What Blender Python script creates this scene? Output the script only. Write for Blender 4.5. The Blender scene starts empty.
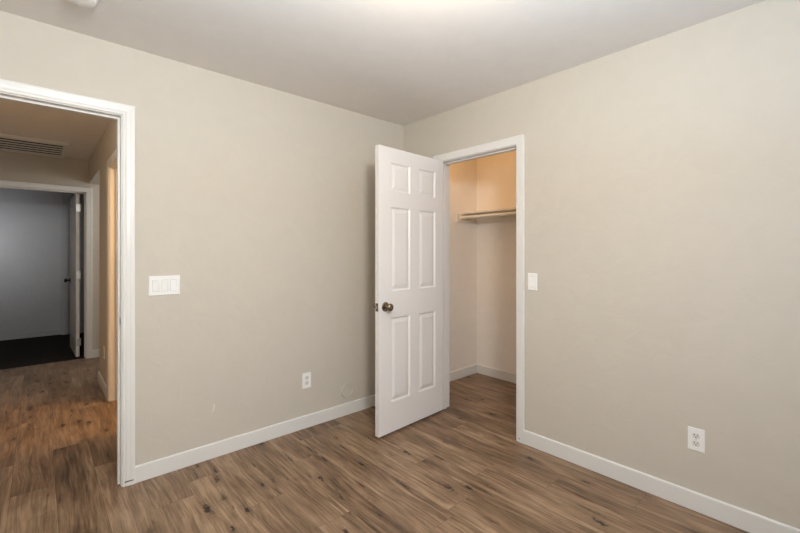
import bpy, bmesh, math
from mathutils import Vector, Matrix
R = math.radians
C = bpy.context.scene.collection
sc = bpy.context.scene

# ------------------------------------------------------------------ camera
F, CY, YAW = 401.84, 253.27, 48.07
cam_d = bpy.data.cameras.new('camera'); cam = bpy.data.objects.new('camera', cam_d); C.objects.link(cam)
cam_d.sensor_width = 36; cam_d.lens = 36 * F / 800; cam_d.shift_y = (CY - 266.5) / 800; cam_d.shift_x = 0.0010
cam_d.clip_start = 0.05
cam.location = (-2.457, -2.676, 1.291); cam.rotation_euler = (R(90), 0, R(YAW - 90))
sc.camera = cam

# ------------------------------------------------------------------ world, lights, exposure
w = bpy.data.worlds.new('world'); sc.world = w; w.use_nodes = True
bg = w.node_tree.nodes['Background']; bg.inputs[0].default_value = (0.62, 0.75, 1, 1); bg.inputs[1].default_value = 0.8
sc.view_settings.view_transform = 'Standard'; sc.view_settings.look = 'None'
sc.view_settings.gamma = 1; sc.view_settings.use_curve_mapping = False
sc.view_settings.exposure = 0.0
sc.cycles.max_bounces = 14; sc.cycles.diffuse_bounces = 10

def area(name, loc, rot, sx, sy, power, col, spread=180):
    d = bpy.data.lights.new(name, 'AREA'); d.shape = 'RECTANGLE'; d.size = sx; d.size_y = sy
    d.energy = power; d.color = col; d.spread = R(spread)
    o = bpy.data.objects.new(name, d); C.objects.link(o); o.location = loc; o.rotation_euler = rot
    return o
def point(name, loc, power, col, r=0.05):
    d = bpy.data.lights.new(name, 'POINT'); d.energy = power; d.color = col; d.shadow_soft_size = r
    o = bpy.data.objects.new(name, d); C.objects.link(o); o.location = loc
    return o
# daylight through the window of the rear wall (behind the camera), the photographer's soft flash (one head
# forward, one bounced off the ceiling), the room's lamps, added fills in the side hall and far bedroom
LIGHTS = {
 'window': (3, (0.35, 0.55, 1.0)), 'flash': (50, (0.95, 0.985, 1.0)), 'bounce': (38, (0.45, 0.72, 1.0)), 'lamp': (14, (1.0, 0.66, 0.29)),
 'closet': (4.5, (1.0, 0.60, 0.26)), 'side_room': (67, (1.0, 0.667, 0.347)), 'side_hall': (19, (0.86, 0.93, 1.0)), 'hall': (6.2, (1.0, 0.92, 0.78)),
 'far': (2.0, (0.95, 0.97, 1.0)),
}
def LP(k): return LIGHTS[k]
area('window_daylight', (-1.05, -3.42, 1.5), (R(90), 0, 0), 1.55, 1.15, *LP('window'))
area('soft_flash', (-2.25, -3.05, 2.02), (R(96), 0, R(-8)), 0.40, 0.30, *LP('flash'))
area('bounced_flash', (-1.9, -2.3, 1.7), (R(180), 0, 0), 0.5, 0.5, *LP('bounce'))
point('ceiling_lamp_light', (-1.45, -1.75, 2.20), *LP('lamp'), 0.12)
point('closet_lamp_light', (0.30, -0.42, 2.28), *LP('closet'), 0.13)
point('side_room_lamp_light', (-0.55, 0.55, 1.95), *LP('side_room'), 0.15)
point('side_hall_fill_light', (-0.9, 3.0, 1.9), *LP('side_hall'), 0.2)  # added to brighten the side hall; no fixture stands here
area('bedroom_flash_fill', (-3.2, 3.75, 1.5), (R(90), 0, 0), 0.5, 0.5, *LP('far'), 75)  # added fill imitating flash spill on the bedroom's back wall; no lamp there
point('hall_lamp_light', (-2.62, 0.60, 2.26), *LP('hall'), 0.08)

# ------------------------------------------------------------------ helpers
def tag(o, label, cat, kind=None, group=None):
    o['label'] = label; o['category'] = cat
    if kind: o['kind'] = kind
    if group: o['group'] = group
    return o
def link(name, bm, m, parent=None, smooth=False, loc=None):
    bmesh.ops.recalc_face_normals(bm, faces=bm.faces)
    me = bpy.data.meshes.new(name); bm.to_mesh(me); bm.free()
    me.materials.append(m)
    if smooth:
        for p in me.polygons: p.use_smooth = True
    o = bpy.data.objects.new(name, me); C.objects.link(o)
    if parent: o.parent = parent
    if loc: o.location = loc
    if smooth:
        es = o.modifiers.new('edge', 'EDGE_SPLIT'); es.split_angle = R(32)
    return o
def empty(name, loc=(0, 0, 0), rz=0):
    o = bpy.data.objects.new(name, None); C.objects.link(o); o.location = loc; o.rotation_euler = (0, 0, rz)
    o.empty_display_size = 0.1
    return o
def box(bm, a, b, bev=0, seg=1, mat=None):
    x0, x1 = sorted((a[0], b[0])); y0, y1 = sorted((a[1], b[1])); z0, z1 = sorted((a[2], b[2]))
    vs = [bm.verts.new(v) for v in ((x0,y0,z0),(x1,y0,z0),(x1,y1,z0),(x0,y1,z0),(x0,y0,z1),(x1,y0,z1),(x1,y1,z1),(x0,y1,z1))]
    fs = [bm.faces.new([vs[i] for i in q]) for q in ((3,2,1,0),(4,5,6,7),(0,1,5,4),(1,2,6,5),(2,3,7,6),(3,0,4,7))]
    if bev:
        es = list({e for f in fs for e in f.edges})
        r = bmesh.ops.bevel(bm, geom=es, offset=bev, segments=seg, profile=0.5, affect='EDGES')
        vs = list({v for f in r['faces'] for v in f.verts} | {v for v in vs if v.is_valid})
    if mat is not None:
        bmesh.ops.transform(bm, matrix=mat, verts=[v for v in vs if v.is_valid])
    return vs
def plate(us, vs, holes, P):
    """flat body on a grid of cuts, the cells in holes left out; P(u, v, side) gives a point, side 0 or 1"""
    bm = bmesh.new(); V = {}
    def g(i, j, s):
        k = (i, j, s)
        if k not in V: V[k] = bm.verts.new(P(us[i], vs[j], s))
        return V[k]
    nu, nv = len(us) - 1, len(vs) - 1
    full = lambda i, j: 0 <= i < nu and 0 <= j < nv and (i, j) not in holes
    for i in range(nu):
        for j in range(nv):
            if not full(i, j): continue
            for s in (0, 1): bm.faces.new([g(i,j,s), g(i+1,j,s), g(i+1,j+1,s), g(i,j+1,s)])
            if not full(i-1, j): bm.faces.new([g(i,j,0), g(i,j+1,0), g(i,j+1,1), g(i,j,1)])
            if not full(i+1, j): bm.faces.new([g(i+1,j,0), g(i+1,j+1,0), g(i+1,j+1,1), g(i+1,j,1)])
            if not full(i, j-1): bm.faces.new([g(i,j,0), g(i+1,j,0), g(i+1,j,1), g(i,j,1)])
            if not full(i, j+1): bm.faces.new([g(i,j+1,0), g(i+1,j+1,0), g(i+1,j+1,1), g(i,j+1,1)])
    return bm
def lathe(prof, n=32, mat=None, bm=None):
    """profile of (radius, height) turned around z"""
    bm = bm or bmesh.new(); rings = []
    for r, z in prof:
        if r < 1e-6: rings.append([bm.verts.new((0, 0, z))])
        else: rings.append([bm.verts.new((r*math.cos(2*math.pi*k/n), r*math.sin(2*math.pi*k/n), z)) for k in range(n)])
    for a, b in zip(rings, rings[1:]):
        for k in range(n):
            k2 = (k + 1) % n
            if len(a) == 1 and len(b) == 1: continue
            if len(a) == 1: bm.faces.new([a[0], b[k], b[k2]])
            elif len(b) == 1: bm.faces.new([a[k], a[k2], b[0]])
            else: bm.faces.new([a[k], a[k2], b[k2], b[k]])
    if mat is not None: bmesh.ops.transform(bm, matrix=mat, verts=[v for r in rings for v in r])
    return bm

# ------------------------------------------------------------------ materials
def newmat(name, col, rough=0.5, metal=0.0, spec=0.5):
    m = bpy.data.materials.new(name); m.use_nodes = True
    b = m.node_tree.nodes['Principled BSDF']
    b.inputs['Base Color'].default_value = (*col, 1); b.inputs['Roughness'].default_value = rough
    b.inputs['Metallic'].default_value = metal; b.inputs['Specular IOR Level'].default_value = spec
    return m
def lin(r, g, b): return tuple(((c/255)/12.92 if c/255 <= 0.04045 else ((c/255+0.055)/1.055)**2.4) for c in (r, g, b))
class N:
    def __init__(s, m): s.t = m.node_tree; s.b = s.t.nodes['Principled BSDF']
    def n(s, ty, **kw):
        x = s.t.nodes.new(ty)
        for k, v in kw.items(): setattr(x, k, v)
        return x
    def L(s, a, b): s.t.links.new(a, b)
    def put(s, sock, v):
        if isinstance(v, (int, float, tuple)): sock.default_value = v
        else: s.L(v, sock)
    def math(s, op, a, b=None, c=None, clamp=False):
        x = s.n('ShaderNodeMath', operation=op, use_clamp=clamp); s.put(x.inputs[0], a)
        if b is not None: s.put(x.inputs[1], b)
        if c is not None: s.put(x.inputs[2], c)
        return x.outputs[0]
    def noise(s, vec, scale, detail=4, rough=0.55, dist=0.0):
        x = s.n('ShaderNodeTexNoise'); s.L(vec, x.inputs['Vector']); x.inputs['Scale'].default_value = scale
        x.inputs['Detail'].default_value = detail; x.inputs['Roughness'].default_value = rough; x.inputs['Distortion'].default_value = dist
        return x.outputs['Fac']
    def xyz(s, x, y, z):
        k = s.n('ShaderNodeCombineXYZ'); s.put(k.inputs[0], x); s.put(k.inputs[1], y); s.put(k.inputs[2], z); return k.outputs[0]
    def map(s, v, a, b, c=0.0, d=1.0):
        x = s.n('ShaderNodeMapRange'); s.put(x.inputs[0], v)
        for i, q in enumerate((a, b, c, d)): x.inputs[i+1].default_value = q
        return x.outputs[0]
    def mix(s, f, a, b, mode='MIX'):
        x = s.n('ShaderNodeMix', data_type='RGBA', blend_type=mode); s.put(x.inputs[0], f)
        for k, v in ((6, a), (7, b)):
            if isinstance(v, tuple): x.inputs[k].default_value = (*v, 1)
            else: s.L(v, x.inputs[k])
        return x.outputs[2]
    def bump(s, h, strength, dist):
        x = s.n('ShaderNodeBump'); s.L(h, x.inputs['Height']); x.inputs['Strength'].default_value = strength; x.inputs['Distance'].default_value = dist
        s.L(x.outputs[0], s.b.inputs['Normal'])
def paint(name, col, rough=0.75, bump=0.25, scuff=None):
    m = newmat(name, col, rough, 0, 0.3); k = N(m)
    pos = k.n('ShaderNodeNewGeometry').outputs['Position']
    a = k.noise(pos, 75, 3, 0.5); b = k.noise(pos, 9, 3, 0.55, 0.6)
    h = k.math('ADD', k.math('MULTIPLY', a, 0.5), k.math('MULTIPLY', k.map(b, 0.42, 0.58), 1.1))
    k.bump(h, bump, 0.004)
    c = k.mix(k.map(b, 0.3, 0.7), tuple(q*0.985 for q in col), tuple(min(1, q*1.015) for q in col))
    if scuff:                                                   # a small pale scrape in the paint
        x0, z0 = scuff; s = k.n('ShaderNodeSeparateXYZ'); k.L(pos, s.inputs[0])
        dz = k.math('SUBTRACT', s.outputs[2], z0); dx = k.math('SUBTRACT', s.outputs[0], x0)
        cur = k.math('ABSOLUTE', k.math('SUBTRACT', dx, k.math('SUBTRACT', k.math('MULTIPLY', dz, 0.25), k.math('MULTIPLY', k.math('MULTIPLY', dz, dz), 9.0))))
        f = k.math('MULTIPLY', k.map(cur, 0.002, 0.0045, 1, 0), k.map(k.math('ABSOLUTE', dz), 0.015, 0.028, 1, 0))
        c = k.mix(k.math('MULTIPLY', f, 0.6), c, lin(240, 232, 220))
    k.L(c, k.b.inputs['Base Color'])
    return m
M = {}
WALLC = lin(199, 191, 178)
M['wall'] = paint('beige wall paint', WALLC, 0.7, 0.12)
M['wall_scuffed'] = paint('beige wall paint scuffed', WALLC, 0.7, 0.12, (-1.630, 0.312))
M['closet_wall'] = paint('closet wall paint lightened for missing light', lin(240, 233, 224), 0.7, 0.08)  # paler than the room's paint in place of light the closet lacks
M['grey_wall'] = paint('grey wall paint', lin(206, 206, 208), 0.36, 0.25)
M['ceiling'] = paint('ceiling paint', lin(230, 225, 219), 0.85, 0.02)
def trimmat(name, col, rough):
    m = newmat(name, col, rough, 0, 0.5); k = N(m)
    pos = k.n('ShaderNodeNewGeometry').outputs['Position']
    k.bump(k.noise(pos, 160, 2, 0.5), 0.05, 0.002)
    k.L(k.mix(k.noise(pos, 3, 2), tuple(q*0.97 for q in col), col), k.b.inputs['Base Color'])
    return m
M['trim'] = trimmat('white semi-gloss trim paint', lin(224, 221, 216), 0.35)
M['door'] = trimmat('white door paint', lin(229, 224, 220), 0.38)
M['plastic'] = trimmat('white plastic', lin(240, 238, 234), 0.3)
M['shelfpaint'] = trimmat('shelf paint', lin(226, 218, 205), 0.5)
def grained_metal(name, col, rough):
    m = newmat(name, col, rough, 1.0); k = N(m); pos = k.n('ShaderNodeNewGeometry').outputs['Position']
    k.L(k.map(k.noise(pos, 220, 2), 0.3, 0.7, rough*0.8, rough*1.2), k.b.inputs['Roughness']); return m
M['nickel'] = grained_metal('antique nickel', lin(150, 135, 115), 0.24)
M['steel'] = grained_metal('satin steel', lin(190, 188, 184), 0.35)
M['black'] = trimmat('oil rubbed black metal', lin(22, 20, 19), 0.4)
M['dark'] = trimmat('dark slot', lin(38, 36, 34), 0.7)
M['gap'] = trimmat('shadowed switch body grey', lin(150, 148, 144), 0.6)
M['void'] = trimmat('unlit duct black', lin(16, 15, 14), 0.9)
M['greyplast'] = trimmat('greyish plastic', lin(220, 218, 213), 0.45)
M['warmglass'] = newmat('lamp glass', (0.95, 0.93, 0.88), 0.4)
M['warmglass'].node_tree.nodes['Principled BSDF'].inputs['Emission Color'].default_value = (1, 0.82, 0.6, 1)
M['warmglass'].node_tree.nodes['Principled BSDF'].inputs['Emission Strength'].default_value = 1.5
def glassmat():
    m = newmat('window glass', (1, 1, 1), 0.02); k = N(m)
    tr = k.n('ShaderNodeBsdfTransparent'); mx = k.n('ShaderNodeMixShader'); mx.inputs[0].default_value = 0.08
    k.L(tr.outputs[0], mx.inputs[1]); k.L(k.b.outputs[0], mx.inputs[2])
    k.L(mx.outputs[0], k.t.nodes['Material Output'].inputs[0]); return m
M['glass'] = glassmat()

def floormat():
    m = newmat('rustic oak vinyl planks', (0.3, 0.2, 0.12), 0.42, 0, 0.4); k = N(m)
    s = k.n('ShaderNodeSeparateXYZ'); k.L(k.n('ShaderNodeNewGeometry').outputs['Position'], s.inputs[0])
    x, y = s.outputs[0], s.outputs[1]
    PW, PL = 0.182, 1.22
    u = k.math('DIVIDE', k.math('ADD', x, 10.03), PW); row = k.math('FLOOR', u)
    wn = k.n('ShaderNodeTexWhiteNoise', noise_dimensions='1D'); k.L(row, wn.inputs['W'])
    v = k.math('ADD', k.math('DIVIDE', k.math('ADD', y, 20.0), PL), k.math('MULTIPLY', wn.outputs['Value'], 7.0)); colm = k.math('FLOOR', v)
    wc = k.n('ShaderNodeTexWhiteNoise', noise_dimensions='2D'); k.L(k.xyz(row, colm, 0.0), wc.inputs['Vector'])
    rs = k.n('ShaderNodeSeparateColor'); k.L(wc.outputs['Color'], rs.inputs[0])
    r1, r2, r3 = rs.outputs
    ox = k.math('MULTIPLY', r1, 37.0); oy = k.math('MULTIPLY', r2, 53.0)
    # grain coordinates, stretched along the plank (y)
    warp = k.math('MULTIPLY', k.math('SUBTRACT', k.noise(k.xyz(k.math('ADD', x, ox), k.math('MULTIPLY', y, 0.5), oy), 2.6, 2), 0.5), 0.09)
    xw = k.math('ADD', k.math('ADD', x, warp), ox)
    yy = k.math('ADD', y, oy)
    broad = k.noise(k.xyz(xw, k.math('MULTIPLY', yy, 0.10), 0.0), 11, 3, 0.55, 0.4)
    grain = k.noise(k.xyz(xw, k.math('MULTIPLY', yy, 0.045), 3.0), 70, 5, 0.66, 0.3)
    fine = k.noise(k.xyz(xw, k.math('MULTIPLY', yy, 0.03), 7.0), 150, 3, 0.6)
    blot = k.noise(k.xyz(k.math('ADD', x, ox), k.math('MULTIPLY', yy, 0.35), 5.0), 5.5, 4, 0.6, 0.4)
    mid = k.noise(k.xyz(xw, k.math('MULTIPLY', yy, 0.07), 17.0), 36, 4, 0.62, 0.4)
    t = k.math('ADD', k.math('ADD', k.math('MULTIPLY', broad, 0.26), k.math('MULTIPLY', grain, 0.42)), k.math('ADD', k.math('MULTIPLY', fine, 0.26), k.math('ADD', k.math('MULTIPLY', blot, 0.38), k.math('MULTIPLY', mid, 0.30))))
    t = k.math('SUBTRACT', t, 0.25)
    t = k.math('ADD', t, k.math('MULTIPLY', k.math('SUBTRACT', r3, 0.5), 0.055))
    ramp = k.n('ShaderNodeValToRGB'); k.L(t, ramp.inputs[0]); cr = ramp.color_ramp
    for p_, c_ in ((0.38, lin(76, 58, 43)), (0.49, lin(112, 88, 67)), (0.58, lin(137, 111, 87)), (0.70, lin(166, 139, 111))):
        e = cr.elements.new(p_); e.color = (*c_, 1)
    cr.elements.remove(cr.elements[0]); cr.elements.remove(cr.elements[-1])
    col = ramp.outputs[0]
    # dark cracks running with the grain
    crack = k.noise(k.xyz(xw, k.math('MULTIPLY', yy, 0.13), 11.0), 19, 3, 0.6, 0.4)
    col = k.mix(k.math('MULTIPLY', k.map(crack, 0.36, 0.28, 0, 1), 0.7), col, lin(62, 44, 31))
    # knots: few, stretched with the grain
    def knots(sx, sy, off, r0, keep):
        wb = k.math('MULTIPLY', k.math('SUBTRACT', k.noise(k.xyz(x, y, off), 38, 3), 0.5), 0.42)
        vx = k.n('ShaderNodeTexVoronoi'); vx.inputs['Scale'].default_value = 1.0
        k.L(k.xyz(k.math('ADD', k.math('MULTIPLY', k.math('ADD', x, ox), sx), wb), k.math('ADD', k.math('MULTIPLY', yy, sy), wb), off), vx.inputs['Vector'])
        d = vx.outputs['Distance']
        sel = k.n('ShaderNodeSeparateColor'); k.L(vx.outputs['Color'], sel.inputs[0])
        gate = k.math('GREATER_THAN', sel.outputs[0], keep)
        core = k.math('MULTIPLY', k.map(d, r0*0.45, r0, 1, 0), gate)
        halo = k.math('MULTIPLY', k.map(d, r0*0.8, r0*2.6, 1, 0), gate)
        return core, halo
    for args in ((8.0, 3.2, 0.5, 0.15, 0.30), (13.0, 4.4, 4.5, 0.15, 0.50), (20.0, 2.2, 8.5, 0.13, 0.66)):
        core, halo = knots(*args)
        col = k.mix(k.math('MULTIPLY', halo, 0.38), col, lin(84, 60, 42))
        col = k.mix(k.math('MULTIPLY', core, 0.9), col, lin(34, 26, 22))
    # plank seams
    fu = k.math('FRACT', u); fv = k.math('FRACT', v)
    eu = k.math('MULTIPLY', k.math('MINIMUM', fu, k.math('SUBTRACT', 1.0, fu)), PW)
    ev = k.math('MULTIPLY', k.math('MINIMUM', fv, k.math('SUBTRACT', 1.0, fv)), PL)
    e = k.math('MINIMUM', eu, ev); seam = k.map(e, 0.0006, 0.002, 1, 0)
    col = k.mix(k.math('MULTIPLY', seam, 0.32), col, lin(58, 42, 31))
    k.L(col, k.b.inputs['Base Color'])
    k.L(k.map(grain, 0.3, 0.7, 0.36, 0.5), k.b.inputs['Roughness'])
    k.bump(k.math('SUBTRACT', k.math('MULTIPLY', grain, 0.3), seam), 0.25, 0.0012)
    return m
M['floor'] = floormat()
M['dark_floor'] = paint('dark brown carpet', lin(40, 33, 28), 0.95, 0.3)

# ------------------------------------------------------------------ dimensions
H = 2.44; T = 0.115
XW, YS = -3.25, -3.45          # room's west wall face, rear wall face
OH = 2.035; OHA = 2.050        # heads of the doorways
AX0, AX1 = -2.881, -2.117      # doorway in the north wall
BY0, BY1 = -1.151, -0.442      # closet doorway in the east wall
CX, CYS = 1.075, -1.95         # closet back wall, closet side wall
HX = -1.995                    # hall's east wall face
HY0, HY1, HYE = 0.80, 1.603, 2.39   # side room doorway, end of the hall's east wall
FY = 3.55                      # wall at the hall's end
FX0, FX1 = -2.835, -2.025
BY = 5.65                      # back wall of the far bedroom
SX = -0.3                      # east limit of side room and side hall

# ------------------------------------------------------------------ structure
def slab(name, x0, x1, y0, y1, z0, z1, m, label, cat):
    bm = bmesh.new(); box(bm, (x0, y0, z0), (x1, y1, z1)); return tag(link(name, bm, m), label, cat, 'structure')
slab('floor', -5.2, 1.3, -3.6, 5.85, -0.12, 0, M['floor'], 'brown rustic oak look plank floor running through room, closet and hallway', 'floor')
slab('ceiling', -5.2, 1.3, -3.6, 5.85, H, H+0.12, M['ceiling'], 'smooth off-white ceiling above the empty room', 'ceiling')
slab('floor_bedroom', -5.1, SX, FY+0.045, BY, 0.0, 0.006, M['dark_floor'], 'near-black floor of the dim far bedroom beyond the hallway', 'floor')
def wall(name, axis, c0, c1, us, vs, holes, m, label):
    P = (lambda u, v, s: (u, (c0, c1)[s], v)) if axis == 'y' else (lambda u, v, s: ((c0, c1)[s], u, v))
    return tag(link(name, plate(us, vs, holes, P), m), label, 'wall', 'structure')
wall('wall_north', 'y', 0, T, [XW-T, AX0-0.019, AX1+0.019, T], [0, OHA+0.019, H], {(1, 0)}, M['wall_scuffed'], 'beige wall with the open hallway doorway at its left end')
wall('wall_east', 'x', 0, T, [YS, BY0-0.019, BY1+0.019, 0], [0, OH+0.019, H], {(1, 0)}, M['wall'], 'beige wall on the right holding the closet doorway')
wall('wall_south', 'y', YS-T, YS, [XW-T, -1.95, -0.15, T], [0, 0.9, 2.1, H], {(1, 1)}, M['wall'], 'beige wall behind the viewer with the window')
wall('wall_west', 'x', XW-T, XW, [YS, 0], [0, H], set(), M['wall'], 'plain beige wall left of the viewer')
wall('wall_closet_left', 'y', 0, T, [T, CX+T], [0, H], set(), M['closet_wall'], 'left side wall inside the closet, colour lifted for light, where the shelf cleat sits')
wall('wall_closet_back', 'x', CX, CX+T, [CYS-T, 0], [0, H], set(), M['closet_wall'], 'back wall inside the closet behind the shelf, colour lifted for light')
wall('wall_closet_side', 'y', CYS-T, CYS, [T, CX], [0, H], set(), M['closet_wall'], 'side wall at the hidden end of the closet, colour lifted for light')
wall('wall_hall_east', 'x', HX, HX+T, [T, HY0-0.019, HY1+0.019, HYE, FY], [0, OH+0.019, 2.145, H], {(1, 0), (3, 0), (3, 1)}, M['wall'], 'hallway wall with the warm lit doorway, seen through the left doorway')
wall('wall_hall_west', 'x', -3.1-T, -3.1, [T, FY], [0, H], set(), M['wall'], 'left wall of the hallway')
wall('wall_hall_end', 'y', FY, FY+T, [-5.1, FX0-0.019, FX1+0.019, SX], [0, OH+0.019, H], {(1, 0)}, M['wall'], 'beige wall at the hallway end around the dark bedroom doorway')
wall('wall_side_room', 'y', HYE-T, HYE, [HX+T, SX], [0, H], set(), M['wall'], 'partition wall between the warm lit room and the side hall')
wall('wall_side_east', 'x', SX, SX+T, [T, FY+T], [0, H], set(), M['wall'], 'end wall of the warm lit side room')
wall('wall_bedroom_back', 'y', BY, BY+T, [-5.1, SX], [0, H], set(), M['grey_wall'], 'dim grey back wall of the far bedroom')
wall('wall_bedroom_shadow_step', 'y', BY-0.06, BY, [-2.19, SX], [0, H], set(), M['grey_wall'], 'step in the bedroom wall standing in for the jamb shadow beside the open far door')  # step added where the door jamb's shadow edge falls on a flat wall
wall('wall_bedroom_east', 'x', SX, SX+T, [FY+T, BY], [0, H], set(), M['grey_wall'], 'hidden east wall of the far bedroom')
wall('wall_bedroom_west', 'x', -5.1-T, -5.1, [FY, BY], [0, H], set(), M['grey_wall'], 'hidden west wall of the far bedroom')

# baseboards: eased top edge, swept along each run
BH = 0.092; BT = 0.013
def baseboard(name, runs, label, m=None):
    """one object per run: (x0,y0,x1,y1, nx,ny) along the wall face, n = into the room"""
    x0, y0, x1, y1, nx, ny = runs
    prof = [(0, 0), (BT, 0), (BT, BH-0.006), (BT-0.0015, BH-0.002), (BT-0.005, BH), (0, BH)]
    bm = bmesh.new(); e = []
    for (x, y) in ((x0, y0), (x1, y1)): e.append([bm.verts.new((x+nx*d, y+ny*d, z+0.0015)) for d, z in prof])
    n = len(prof)
    for i in range(n): bm.faces.new([e[0][i], e[0][(i+1) % n], e[1][(i+1) % n], e[1][i]])
    bm.faces.new(e[0]); bm.faces.new(e[1])
    return tag(link(name, bm, m or M['trim']), label, 'baseboard', 'structure')
CW = 0.0585                    # casing width
REV = 0.005
baseboard('baseboard_north', (AX1+REV+CW, 0, 0, 0, 0, -1), 'white baseboard along the beige wall between hallway doorway and corner')
baseboard('baseboard_east', (0, BY0-REV-CW, 0, YS, -1, 0), 'white baseboard under the right wall, from closet doorway to frame edge')
baseboard('baseboard_east_corner', (0, -BT, 0, BY1+REV+CW, -1, 0), 'short white baseboard in the corner hidden behind the open door')
baseboard('baseboard_closet_side', (T, 0, CX, 0, 0, -1), 'white baseboard on the closet left wall')
baseboard('baseboard_closet_back', (CX, -BT, CX, CYS, -1, 0), 'white baseboard on the closet back wall')
baseboard('baseboard_closet_front', (T, BY0-0.02, T, CYS, 1, 0), 'white baseboard hidden inside the closet front wall')
baseboard('baseboard_west', (XW, 0, XW, YS, 1, 0), 'white baseboard along the left wall beside the viewer')
baseboard('baseboard_south', (XW+BT, YS, -BT, YS, 0, 1), 'white baseboard under the window behind the viewer')
baseboard('baseboard_hall', (HX, HY1+REV+CW, HX, HYE+BT, -1, 0), 'short white baseboard in the hallway beside the warm lit doorway')
baseboard('baseboard_hall_near', (HX, T, HX, HY0-REV-CW, -1, 0), 'white hallway baseboard hidden beside the doorway')
baseboard('baseboard_hall_return', (HX, HYE, SX, HYE, 0, 1), 'white baseboard of the side hall partition')
baseboard('baseboard_hall_end', (FX1+REV+CW, FY, SX, FY, 0, -1), 'bit of white baseboard right of the far bedroom doorway')
baseboard('baseboard_bedroom', (-5.1, BY, -2.19, BY, 0, -1), 'dim baseboard along the back wall of the far bedroom', M['grey_wall'])
baseboard('baseboard_shadow_step', (-2.19, BY-0.06, SX, BY-0.06, 0, -1), 'dim baseboard on the added wall step beside the open far door', M['grey_wall'])

# ------------------------------------------------------------------ doorway trim: casing, jamb, stop
COLONIAL = [(0, 0), (0, 0.0085), (0.004, 0.0105), (0.008, 0.0105), (0.010, 0.0085), (0.014, 0.0095), (0.020, 0.012), (0.036, 0.0135),
            (0.041, 0.0150), (0.046, 0.0160), (0.053, 0.0162), (CW-0.001, 0.0155), (CW, 0.0135), (CW, 0)]
PLAIN = [(0, 0), (0, 0.009), (0.003, 0.011), (0.016, 0.0125), (0.040, 0.0145), (0.0465, 0.0160), (0.054, 0.0160), (CW-0.001, 0.0145), (CW, 0.0125), (CW, 0)]
def casing(a0, a1, top, prof, P, m, parent, name='casing'):
    """U of mitred moulding around an opening a0..a1; P(a, z, d): d = distance out of the wall face"""
    bm = bmesh.new(); rows = []
    for u, d in prof:
        rows.append([bm.verts.new(P(a0-REV-u, 0.001, d)), bm.verts.new(P(a0-REV-u, top+REV+u, d)), bm.verts.new(P(a1+REV+u, top+REV+u, d)), bm.verts.new(P(a1+REV+u, 0.001, d))])
    n = len(rows)
    for i in range(n):
        for k in range(3): bm.faces.new([rows[i][k], rows[i][k+1], rows[(i+1) % n][k+1], rows[(i+1) % n][k]])
    bm.faces.new([r[0] for r in rows]); bm.faces.new([r[3] for r in rows])
    return link(name, bm, m, parent)
def ushape(a0, a1, top, th, d0, d1, P, m, parent, name):
    """U of flat board of thickness th inside an opening (outer limits a0,a1,top), between depths d0 and d1"""
    bm = bmesh.new(); V = {}
    def g(k, d):
        if (k, d) not in V:
            a, z = {'o0': (a0, 0.001), 'o1': (a0, top), 'o2': (a1, top), 'o3': (a1, 0.001), 'i0': (a0+th, 0.001), 'i1': (a0+th, top-th), 'i2': (a1-th, top-th), 'i3': (a1-th, 0.001)}[k]
            V[(k, d)] = bm.verts.new(P(a, z, d))
        return V[(k, d)]
    for k in range(3):
        for d in (d0, d1): bm.faces.new([g(f'o{k}', d), g(f'o{k+1}', d), g(f'i{k+1}', d), g(f'i{k}', d)])
        for s in 'oi': bm.faces.new([g(f'{s}{k}', d0), g(f'{s}{k+1}', d0), g(f'{s}{k+1}', d1), g(f'{s}{k}', d1)])
    for k in (0, 3): bm.faces.new([g(f'o{k}', d0), g(f'i{k}', d0), g(f'i{k}', d1), g(f'o{k}', d1)])
    bmesh.ops.bevel(bm, geom=list(bm.edges), offset=0.0012, segments=1, affect='EDGES')
    return link(name, bm, m, parent)
def doorway(name, a0, a1, mk, prof, stop, label, m=None, both=True, OH=OH):
    """mk(a, z, d) with d=0 the room-side wall face, d<0 into the room, d=T the other face; a0..a1 clear opening"""
    m = m or M['trim']; t = empty(name, mk(a1, 0, 0)); inv = t.location.copy()
    L = lambda a, z, d: Vector(mk(a, z, d)) - inv
    casing(a0, a1, OH, prof, lambda a, z, d: L(a, z, -d), m, t)
    if both: casing(a0, a1, OH, prof, lambda a, z, d: L(a, z, T+d), m, t)
    ushape(a0-0.0185, a1+0.0185, OH+0.0185, 0.0185, 0.0, T, L, m, t, 'jamb')
    ushape(a0, a1, OH, 0.011, stop, stop+0.034, L, m, t, 'door_stop')
    return tag(t, label, 'door frame', 'structure'), L
mkA = lambda a, z, d: (a, d, z)
mkB = lambda a, z, d: (d, a, z)
trA, LA = doorway('trim_1', AX0, AX1, mkA, COLONIAL, 0.038, 'glossy white moulded frame around the open hallway doorway on the left', OH=OHA)
trB, LB = doorway('trim_2', BY0, BY1, mkB, PLAIN, 0.038, 'white moulded frame around the closet doorway')
trH, LH = doorway('trim_3', HY0, HY1, lambda a, z, d: (HX+d, a, z), PLAIN, 0.045, 'doorway frame in the hallway, its inner side lit warm orange')
trF, LF = doorway('trim_4', FX0, FX1, lambda a, z, d: (a, FY+d, z), PLAIN, 0.045, 'greyish white frame of the dark bedroom doorway at the hallway end')
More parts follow.
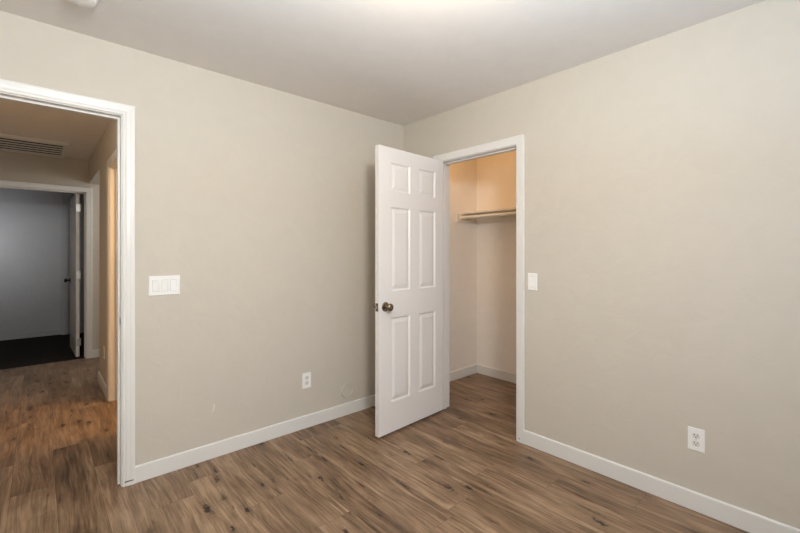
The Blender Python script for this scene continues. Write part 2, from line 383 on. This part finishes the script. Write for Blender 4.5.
# strike plate in the near jamb and nail heads at the casing feet
def small(name, parent, L, a, z, d, m, bev=0.0006):
    bm = bmesh.new(); box(bm, (a[0], d[0], z[0]), (a[1], d[1], z[1]))
    for v in bm.verts: v.co = L(v.co.x, v.co.z, v.co.y)
    return link(name, bm, m, parent)
s = small('strike_plate', trA, LA, (AX1-0.0022, AX1+0.001), (0.885, 0.945), (0.004, 0.033), M['steel']); s['label'] = 'metal strike plate'
h_ = small('latch_hole', s, LA, (AX1-0.0026, AX1), (0.900, 0.930), (0.010, 0.026), M['dark']); 
s = small('strike_plate', trB, LB, (BY0-0.001, BY0+0.0022), (0.885, 0.945), (0.004, 0.033), M['steel']); s['label'] = 'metal strike plate'
n1 = small('nail_head', trB, LB, (BY0-REV-0.030, BY0-REV-0.024), (0.022, 0.028), (-0.0150, -0.0125), M['dark'])
n2 = small('caulk_gap', trA, LA, (AX1+REV+0.010, AX1+REV+0.052), (0.026, 0.0285), (-0.0185, -0.012), M['dark']); n2['label'] = 'dark thin gap at the casing foot'

# ------------------------------------------------------------------ six panel doors
COLS = [(0.101, 0.297), (0.391, 0.590)]
ROWS = [(0.211, 0.812), (1.002, 1.599), (1.709, 1.914)]
def six_panel_door(name, W, Ht, TH, pin, ang0, cols, label, metal, knob_z, latch, kscale=1.0, kind='structure'):
    """local frame: +X along the leaf from the hinge edge, +Y from the seen face (y=0) to the other face (y=TH)"""
    t = empty(name, pin, ang0)
    us = [0] + [q for c in cols for q in c] + [W]; vs = [0] + [q for r in ROWS for q in r] + [Ht]
    holes = {(i, j) for i in (1, 3) for j in (1, 3, 5)}
    bm = plate(us, vs, holes, lambda u, v, s: (u, s*TH, v))
    # bevel only the outer boundary edges lightly
    oe = [e for e in bm.edges if len(e.link_faces) == 2 and e.calc_face_angle(0) > 1 and
          all((abs(v.co.x) < 1e-6 or abs(v.co.x-W) < 1e-6 or abs(v.co.z) < 1e-6 or abs(v.co.z-Ht) < 1e-6) for v in e.verts)]
    bmesh.ops.bevel(bm, geom=oe, offset=0.0018, segments=2, affect='EDGES')
    link('leaf', bm, M['door'], t)
    for c in cols:
        for r in ROWS:
            bm = bmesh.new()
            steps = [(0.0, 0.0005), (0.003, 0.0030), (0.009, 0.0085), (0.013, 0.0095), (0.017, 0.0090), (0.038, 0.0030), (0.041, 0.0022)]
            rings = []
            for side in (0, 1):
                rr = []
                for ins, dep in steps:
                    y = dep if side == 0 else TH-dep
                    rr.append([bm.verts.new(p) for p in ((c[0]+ins, y, r[0]+ins), (c[1]-ins, y, r[0]+ins), (c[1]-ins, y, r[1]-ins), (c[0]+ins, y, r[1]-ins))])
                for a, b in zip(rr, rr[1:]):
                    for k in range(4): bm.faces.new([a[k], a[(k+1) % 4], b[(k+1) % 4], b[k]])
                bm.faces.new(rr[-1]); rings.append(rr[0])
            for k in range(4): bm.faces.new([rings[0][k], rings[0][(k+1) % 4], rings[1][(k+1) % 4], rings[1][k]])
            link('door_panel', bm, M['door'], t)
    ks = W - 0.062
    for side in (0, 1):
        prof_rose = [(0, 0), (0.0335, 0), (0.0335, 0.003), (0.031, 0.0065), (0.024, 0.009), (0.0125, 0.0105), (0.0125, 0.012), (0, 0.012)]
        prof_knob = [(0, 0.012), (0.0115, 0.012), (0.0115, 0.026), (0.0135, 0.031), (0.021, 0.036), (0.0262, 0.043), (0.0272, 0.050), (0.0255, 0.057), (0.020, 0.0625), (0.010, 0.0655), (0, 0.066)]
        mt = Matrix.Translation((ks, 0 if side == 0 else TH, knob_z)) @ Matrix.Rotation(R(90 if side == 0 else -90), 4, 'X') @ Matrix.Scale(kscale, 4)
        kn = link('door_knob', lathe(prof_knob, 32, mt), metal, t, True)
        if name == 'door_1': kn['label'] = 'antique nickel round knob'
        else: kn['label'] = 'black round knob'
        rs_ = link('rose', lathe(prof_rose, 32, mt), metal, kn, True)
    if latch:
        bm = bmesh.new(); box(bm, (W-0.001, TH/2-0.0125, knob_z-0.028), (W+0.0018, TH/2+0.0125, knob_z+0.028), 0.0008)
        lp = link('latch_plate', bm, metal, t)
        bm = bmesh.new(); box(bm, (W+0.001, TH/2-0.008, knob_z-0.0115), (W+0.011, TH/2+0.007, knob_z+0.0115), 0.003, 2)
        link('latch_bolt', bm, M['steel'], lp)
    return t
def add_hinges(t, px, py, leafx, leafy0, leafy1, Ht, m):
    for z in (0.18, 0.5*Ht, Ht-0.18):
        bm = bmesh.new()
        lathe([(0, -0.045), (0.0055, -0.045), (0.0055, 0.045), (0.003, 0.048), (0, 0.048)], 16, Matrix.Translation((px, py, z)), bm)
        hg = link('hinge', bm, m, t, True)
        bm = bmesh.new(); box(bm, (leafx-0.0018, leafy0, z-0.0445), (leafx+0.0005, leafy1, z+0.0445)); link('hinge_leaf', bm, m, hg)
# near closet door: seen face y=0 local; pin placed from the measured hinge-side corner
ang = R(86.8)
u = Vector((-math.sin(ang), -math.cos(ang))); n = Vector((math.cos(ang), -math.sin(ang)))
pin = Vector((-0.006, BY1-0.001)); F0 = pin + 0.041*n + 0.003*u
rot = math.atan2(u.y, u.x)
# +Y local must point away from n: rotate so X=u ; local +Y = (-u.y, u.x)
lY = Vector((-u.y, u.x)); away = (-n)
d1 = six_panel_door('door_1', 0.708, 2.019, 0.035, (F0.x, F0.y, 0.021), rot if lY.dot(away) > 0 else rot, COLS,
                    'white six-panel closet door swung open, with a dark nickel knob', M['nickel'], 0.896, True)
if lY.dot(away) < 0:                       # mirror the leaf across its own length so the seen face stays at y=0
    for o in [o for o in C.objects if o.parent == d1 or (o.parent and o.parent.parent == d1)]:
        o.data.transform(Matrix.Scale(-1, 4, (0, 1, 0))); o.data.flip_normals()
    sgn = -1
else: sgn = 1
add_hinges(d1, -0.003, sgn*0.041, 0, sgn*0.003, sgn*0.032, 2.028, M['nickel'])
tag(d1, 'white six-panel closet door swung open, with a dark nickel knob', 'door', 'structure')

# far bedroom door, opened away from the hall into the dark room
FW = 0.805; fcols = [(0.115, 0.345), (0.46, 0.69)]
fang = R(91.5)                             # direction of the leaf from its hinge, measured from +X
fu = Vector((math.cos(fang), math.sin(fang)))
d2 = six_panel_door('door_2', FW, 2.02, 0.035, (-2.112, FY+T+0.014, 0.012), fang, fcols,
                    'far door', M['black'], 0.91, True)
for o in [o for o in C.objects if o.parent == d2 or (o.parent and o.parent.parent == d2)]:
    o.data.transform(Matrix.Translation((0, 0, 0)))
    o.data.transform(Matrix.Scale(-1, 4, (0, 1, 0))); o.data.flip_normals()
add_hinges(d2, -0.004, -0.046, 0, -0.050, -0.003, 2.02, M['steel'])
tag(d2, 'far white six-panel door seen nearly edge-on at the hallway end, black knob', 'door', 'structure')

# window behind the viewer
wn_ = empty('window_1', (-1.05, YS-T/2, 0.9))
bm = plate([-0.9, -0.85, -0.02, 0.02, 0.85, 0.9], [0, 0.05, 1.15, 1.2], {(1, 1), (3, 1)}, lambda u_, v_, s_: (u_, (-0.03, 0.03)[s_], v_))
link('window_frame', bm, M['trim'], wn_)
for x0 in (-0.85, 0.02):
    bm = bmesh.new(); box(bm, (x0, -0.004, 0.05), (x0+0.83, 0.0, 1.15)); link('window_pane', bm, M['glass'], wn_)
tag(wn_, 'white framed two-pane window in the wall behind the viewer', 'window', 'structure')

# ------------------------------------------------------------------ switches, outlets, plates
def wall_frame(o, axis):
    """local X along the wall (rightwards as seen), local -Y out of the wall"""
    if axis == 'north': o.rotation_euler = (0, 0, 0)
    elif axis == 'east': o.rotation_euler = (0, 0, R(-90))
def screw(bm, x, z, y):
    lathe([(0.0032, 0), (0.0030, 0.0008), (0.0018, 0.0013), (0, 0.0014)], 12, Matrix.Translation((x, y, z)) @ Matrix.Rotation(R(90), 4, 'X'), bm)
def cover(W, Hh, holes_u, holes_v):
    us = [-W/2] + holes_u + [W/2]; vs = [-Hh/2] + holes_v + [Hh/2]
    hs = {(i, j) for i in range(1, len(us)-1, 2) for j in range(1, len(vs)-1, 2)}
    bm = plate(us, vs, hs, lambda u_, v_, s_: (u_ * (1 if s_ else (W-0.006)/W if abs(abs(u_)-W/2) < 1e-6 else 1), (-0.0055 if s_ == 0 else -0.0004), v_ * (1 if s_ else (Hh-0.006)/Hh if abs(abs(v_)-Hh/2) < 1e-6 else 1)))
    return bm
def rocker(parent, x, up):
    bm = bmesh.new(); V = [(-0.0155, -0.0325), (0.0155, -0.0325), (0.0155, 0.0), (-0.0155, 0.0), (0.0155, 0.0325), (-0.0155, 0.0325)]
    d = (-0.0045, -0.0065, -0.0105) if up else (-0.0105, -0.0065, -0.0045)   # bottom, middle, top
    f = [bm.verts.new((x+V[0][0], d[0], V[0][1])), bm.verts.new((x+V[1][0], d[0], V[1][1])), bm.verts.new((x+0.0155, d[1], 0)), bm.verts.new((x-0.0155, d[1], 0)),
         bm.verts.new((x+0.0155, d[2], 0.0325)), bm.verts.new((x-0.0155, d[2], 0.0325))]
    b = [bm.verts.new((v.co.x, -0.001, v.co.z)) for v in f]
    bm.faces.new([f[0], f[1], f[2], f[3]]); bm.faces.new([f[3], f[2], f[4], f[5]])
    bm.faces.new([b[0], b[1], b[2], b[3]]); bm.faces.new([b[3], b[2], b[4], b[5]])
    for i, j in ((0, 1), (1, 2), (2, 4), (4, 5), (5, 3), (3, 0)): bm.faces.new([f[i], f[j], b[j], b[i]])
    return link('switch_rocker', bm, M['plastic'], parent)
def backing(W, Hh):
    bm = bmesh.new(); box(bm, (-W/2, -0.0012, -Hh/2), (W/2, -0.0002, Hh/2)); return bm
# triple switch on the north wall
t = empty('light_switch', (-1.905, 0, 1.102)); wall_frame(t, 'north')
hu = []
for c in (-0.046, 0.0, 0.046): hu += [c-0.0168, c+0.0168]
cp = link('cover_plate', cover(0.163, 0.114, hu, [-0.0338, 0.0338]), M['plastic'], t)
link('backing', backing(0.140, 0.075), M['gap'], t)
for i, c in enumerate((-0.046, 0.0, 0.046)):
    rocker(t, c, i != 2)
    for z in (-0.048, 0.048):
        bm = bmesh.new(); screw(bm, c, z, -0.0053); link('screw', bm, M['plastic'], cp, True)
tag(t, 'wide white wall plate with three rocker switches right of the hallway doorway', 'light switch')
# single switch on the east wall
t = empty('light_switch', (0, -1.2745, 1.101)); wall_frame(t, 'east')
cp = link('cover_plate', cover(0.070, 0.114, [-0.0168, 0.0168], [-0.0338, 0.0338]), M['plastic'], t)
link('backing', backing(0.05, 0.075), M['gap'], t)
rocker(t, 0, False)
for z in (-0.048, 0.048):
    bm = bmesh.new(); screw(bm, 0, z, -0.0053); link('screw', bm, M['plastic'], cp, True)
tag(t, 'small white single rocker switch just right of the closet doorway', 'light switch')
# duplex outlets
def outlet(loc, axis, label, decor=False):
    t = empty('wall_outlet', loc); wall_frame(t, axis)
    bm = bmesh.new(); box(bm, (-0.035, -0.0055, -0.057), (0.035, -0.0004, 0.057), 0.0022, 2)
    cp = link('cover_plate', bm, M['plastic'], t)
    bm = bmesh.new(); screw(bm, 0, 0, -0.0054); link('screw', bm, M['steel'], cp, True)
    for zc in (-0.0195, 0.0195):
        bm = bmesh.new(); n_ = 28; ring = []
        for k_ in range(n_):
            a_ = 2*math.pi*k_/n_; x_ = 0.0172*math.cos(a_); z_ = max(-0.0135, min(0.0135, 0.0172*math.sin(a_)))
            ring.append((x_, z_))
        f1 = [bm.verts.new((x_, -0.0050, z_+zc)) for x_, z_ in ring]; f2 = [bm.verts.new((x_*0.96, -0.0075, z_*0.96+zc)) for x_, z_ in ring]
        bm.faces.new(f2); bm.faces.new(f1)
        for k_ in range(n_): bm.faces.new([f1[k_], f1[(k_+1) % n_], f2[(k_+1) % n_], f2[k_]])
        sk = link('socket', bm, M['greyplast'], t)
        bm = bmesh.new(); box(bm, (-0.0078, -0.0080, zc-0.0005), (-0.0054, -0.0070, zc+0.0085)); link('slot', bm, M['dark'], sk)
        bm = bmesh.new(); box(bm, (0.0054, -0.0080, zc+0.0005), (0.0078, -0.0070, zc+0.0080)); link('slot', bm, M['dark'], sk)
        bm = bmesh.new(); lathe([(0.0028, 0), (0.0028, 0.0010), (0, 0.0010)], 14, Matrix.Translation((0, -0.0070, zc-0.0070)) @ Matrix.Rotation(R(90), 4, 'X'), bm)
        link('ground_hole', bm, M['dark'], sk)
    return tag(t, label, 'outlet')
outlet((-0.978, 0, 0.350), 'north', 'white electrical outlet low on the wall left of the round cover plate')
outlet((0, -2.172, 0.357), 'east', 'white electrical outlet low on the right wall, above its baseboard')
outlet((HX, 1.98, 0.36), 'east', 'small dim outlet on the hallway wall beside the warm lit doorway')
# blank round plate painted over in the wall colour
bm = lathe([(0, 0.0105), (0.043, 0.0108), (0.0455, 0.0150), (0.0520, 0.0160), (0.0555, 0.0130), (0.0562, 0.0003)], 48, Matrix.Rotation(R(90), 4, 'X'))
o = link('round_cover_plate', bm, M['wall'], None, True, (-0.617, 0, 0.192)); tag(o, 'round blank cover plate painted beige, low on the wall beside the door', 'cover plate')

# ------------------------------------------------------------------ closet shelf, rod, cleats
t = empty('closet_shelf', (CX, -0.001, 1.695))
SL = -CYS - 0.004; SD = CX-0.80
bm = bmesh.new(); box(bm, (-SD, -SL, 0.0), (-0.001, 0, 0.019), 0.0015); link('shelf_board', bm, M['shelfpaint'], t)
bm = bmesh.new(); box(bm, (-0.020, -SL, -0.090), (-0.001, -0.020, -0.0005), 0.0015); c1 = link('back_cleat', bm, M['shelfpaint'], t)
for y0, y1 in ((-0.019, 0), (-SL, -SL+0.019)):
    bm = bmesh.new(); box(bm, (-(CX-0.722), y0, -0.084), (-0.001, y1, -0.0005), 0.0015); link('side_cleat', bm, M['shelfpaint'], t)
rx, rz = -(CX-0.790), -0.037
bm = lathe([(0.0, 0), (0.0145, 0), (0.0145, SL-0.042), (0.0, SL-0.042)], 24, Matrix.Translation((rx, -0.020, rz)) @ Matrix.Rotation(R(90), 4, 'X')); rod = link('hanging_rod', bm, M['shelfpaint'], t, True)
for yy_, r_ in ((-0.020, 90), (-(SL-0.022), -90)):
    bm = lathe([(0.0, 0), (0.026, 0), (0.026, 0.004), (0.020, 0.012), (0.0152, 0.012)], 24, Matrix.Translation((rx, yy_, rz)) @ Matrix.Rotation(R(r_), 4, 'X')); link('rod_socket', bm, M['shelfpaint'], rod, True)
tag(t, 'painted wooden shelf with hanging rod spanning the inside of the closet', 'shelf')

# ------------------------------------------------------------------ ceiling things
t = empty('smoke_detector', (-2.322, -0.425, H))
FL = Matrix.Rotation(R(180), 4, 'X')
link('base', lathe([(0, 0), (0.070, 0), (0.071, 0.005), (0.069, 0.011), (0, 0.011)], 48, FL), M['greyplast'], t, True)
link('housing', lathe([(0, 0.010), (0.064, 0.010), (0.065, 0.014), (0.060, 0.018), (0.0595, 0.0215), (0.063, 0.0225), (0.062, 0.0265), (0.056, 0.0275), (0.0555, 0.0305), (0.059, 0.0315), (0.056, 0.036), (0.045, 0.0405), (0.020, 0.0425), (0, 0.0425)], 48, FL), M['plastic'], t, True)
tag(t, 'round white smoke detector on the ceiling at the top left edge', 'smoke detector')

t = empty('ceiling_lamp', (-1.45, -1.75, H))
link('canopy', lathe([(0, 0), (0.15, 0), (0.15, 0.02), (0.13, 0.03), (0, 0.03)], 40, FL), M['steel'], t, True)
bm = lathe([(0, 0.03), (0.06, 0.03), (0.06, 0.05), (0, 0.05)], 24, FL); link('socket', bm, M['plastic'], t, True)
tag(t, 'round flush ceiling lamp in the middle of the room', 'lamp')

t = empty('hall_lamp', (-2.62, 0.60, H))
link('canopy', lathe([(0, 0), (0.06, 0), (0.06, 0.012), (0.03, 0.03), (0.02, 0.07), (0, 0.07)], 32, FL), M['steel'], t, True)
tag(t, 'small steel ceiling lamp in the hallway behind the doorway head', 'lamp')
t = empty('closet_lamp', (0.30, -0.42, H))
link('lamp_holder', lathe([(0, 0), (0.055, 0), (0.055, 0.012), (0.025, 0.035), (0, 0.035)], 32, FL), M['plastic'], t, True)
tag(t, 'bare porcelain lamp holder on the closet ceiling', 'lamp')

# return air grille in the hall ceiling
VX0, VX1, VY0, VY1 = -2.80, -2.225, 2.745, 3.535
t = empty('air_vent', ((VX0+VX1)/2, (VY0+VY1)/2, H)); hx, hy = (VX1-VX0)/2, (VY1-VY0)/2
bm = plate([-hx, -hx+0.032, hx-0.032, hx], [-hy, -hy+0.032, hy-0.032, hy], {(1, 1)}, lambda u_, v_, s_: (u_, v_, (-0.022, -0.0005)[s_]))
link('vent_frame', bm, M['trim'], t)
bm = bmesh.new(); box(bm, (-hx+0.031, -hy+0.031, -0.003), (hx-0.031, hy-0.031, -0.0006)); link('dark_backing', bm, M['void'], t)
ns = 6; step = (2*hy-0.064)/ns
for i in range(ns):
    yc = -hy+0.032+step*(i+0.5); bm = bmesh.new()
    box(bm, (-hx+0.0325, -0.0070, -0.001), (hx-0.0325, 0.0070, 0.001), mat=Matrix.Translation((0, yc, -0.0155)) @ Matrix.Rotation(R(-45), 4, 'X'))
    link('louvre', bm, M['trim'], t)
tag(t, 'rectangular slatted return air vent in the hallway ceiling', 'air vent')
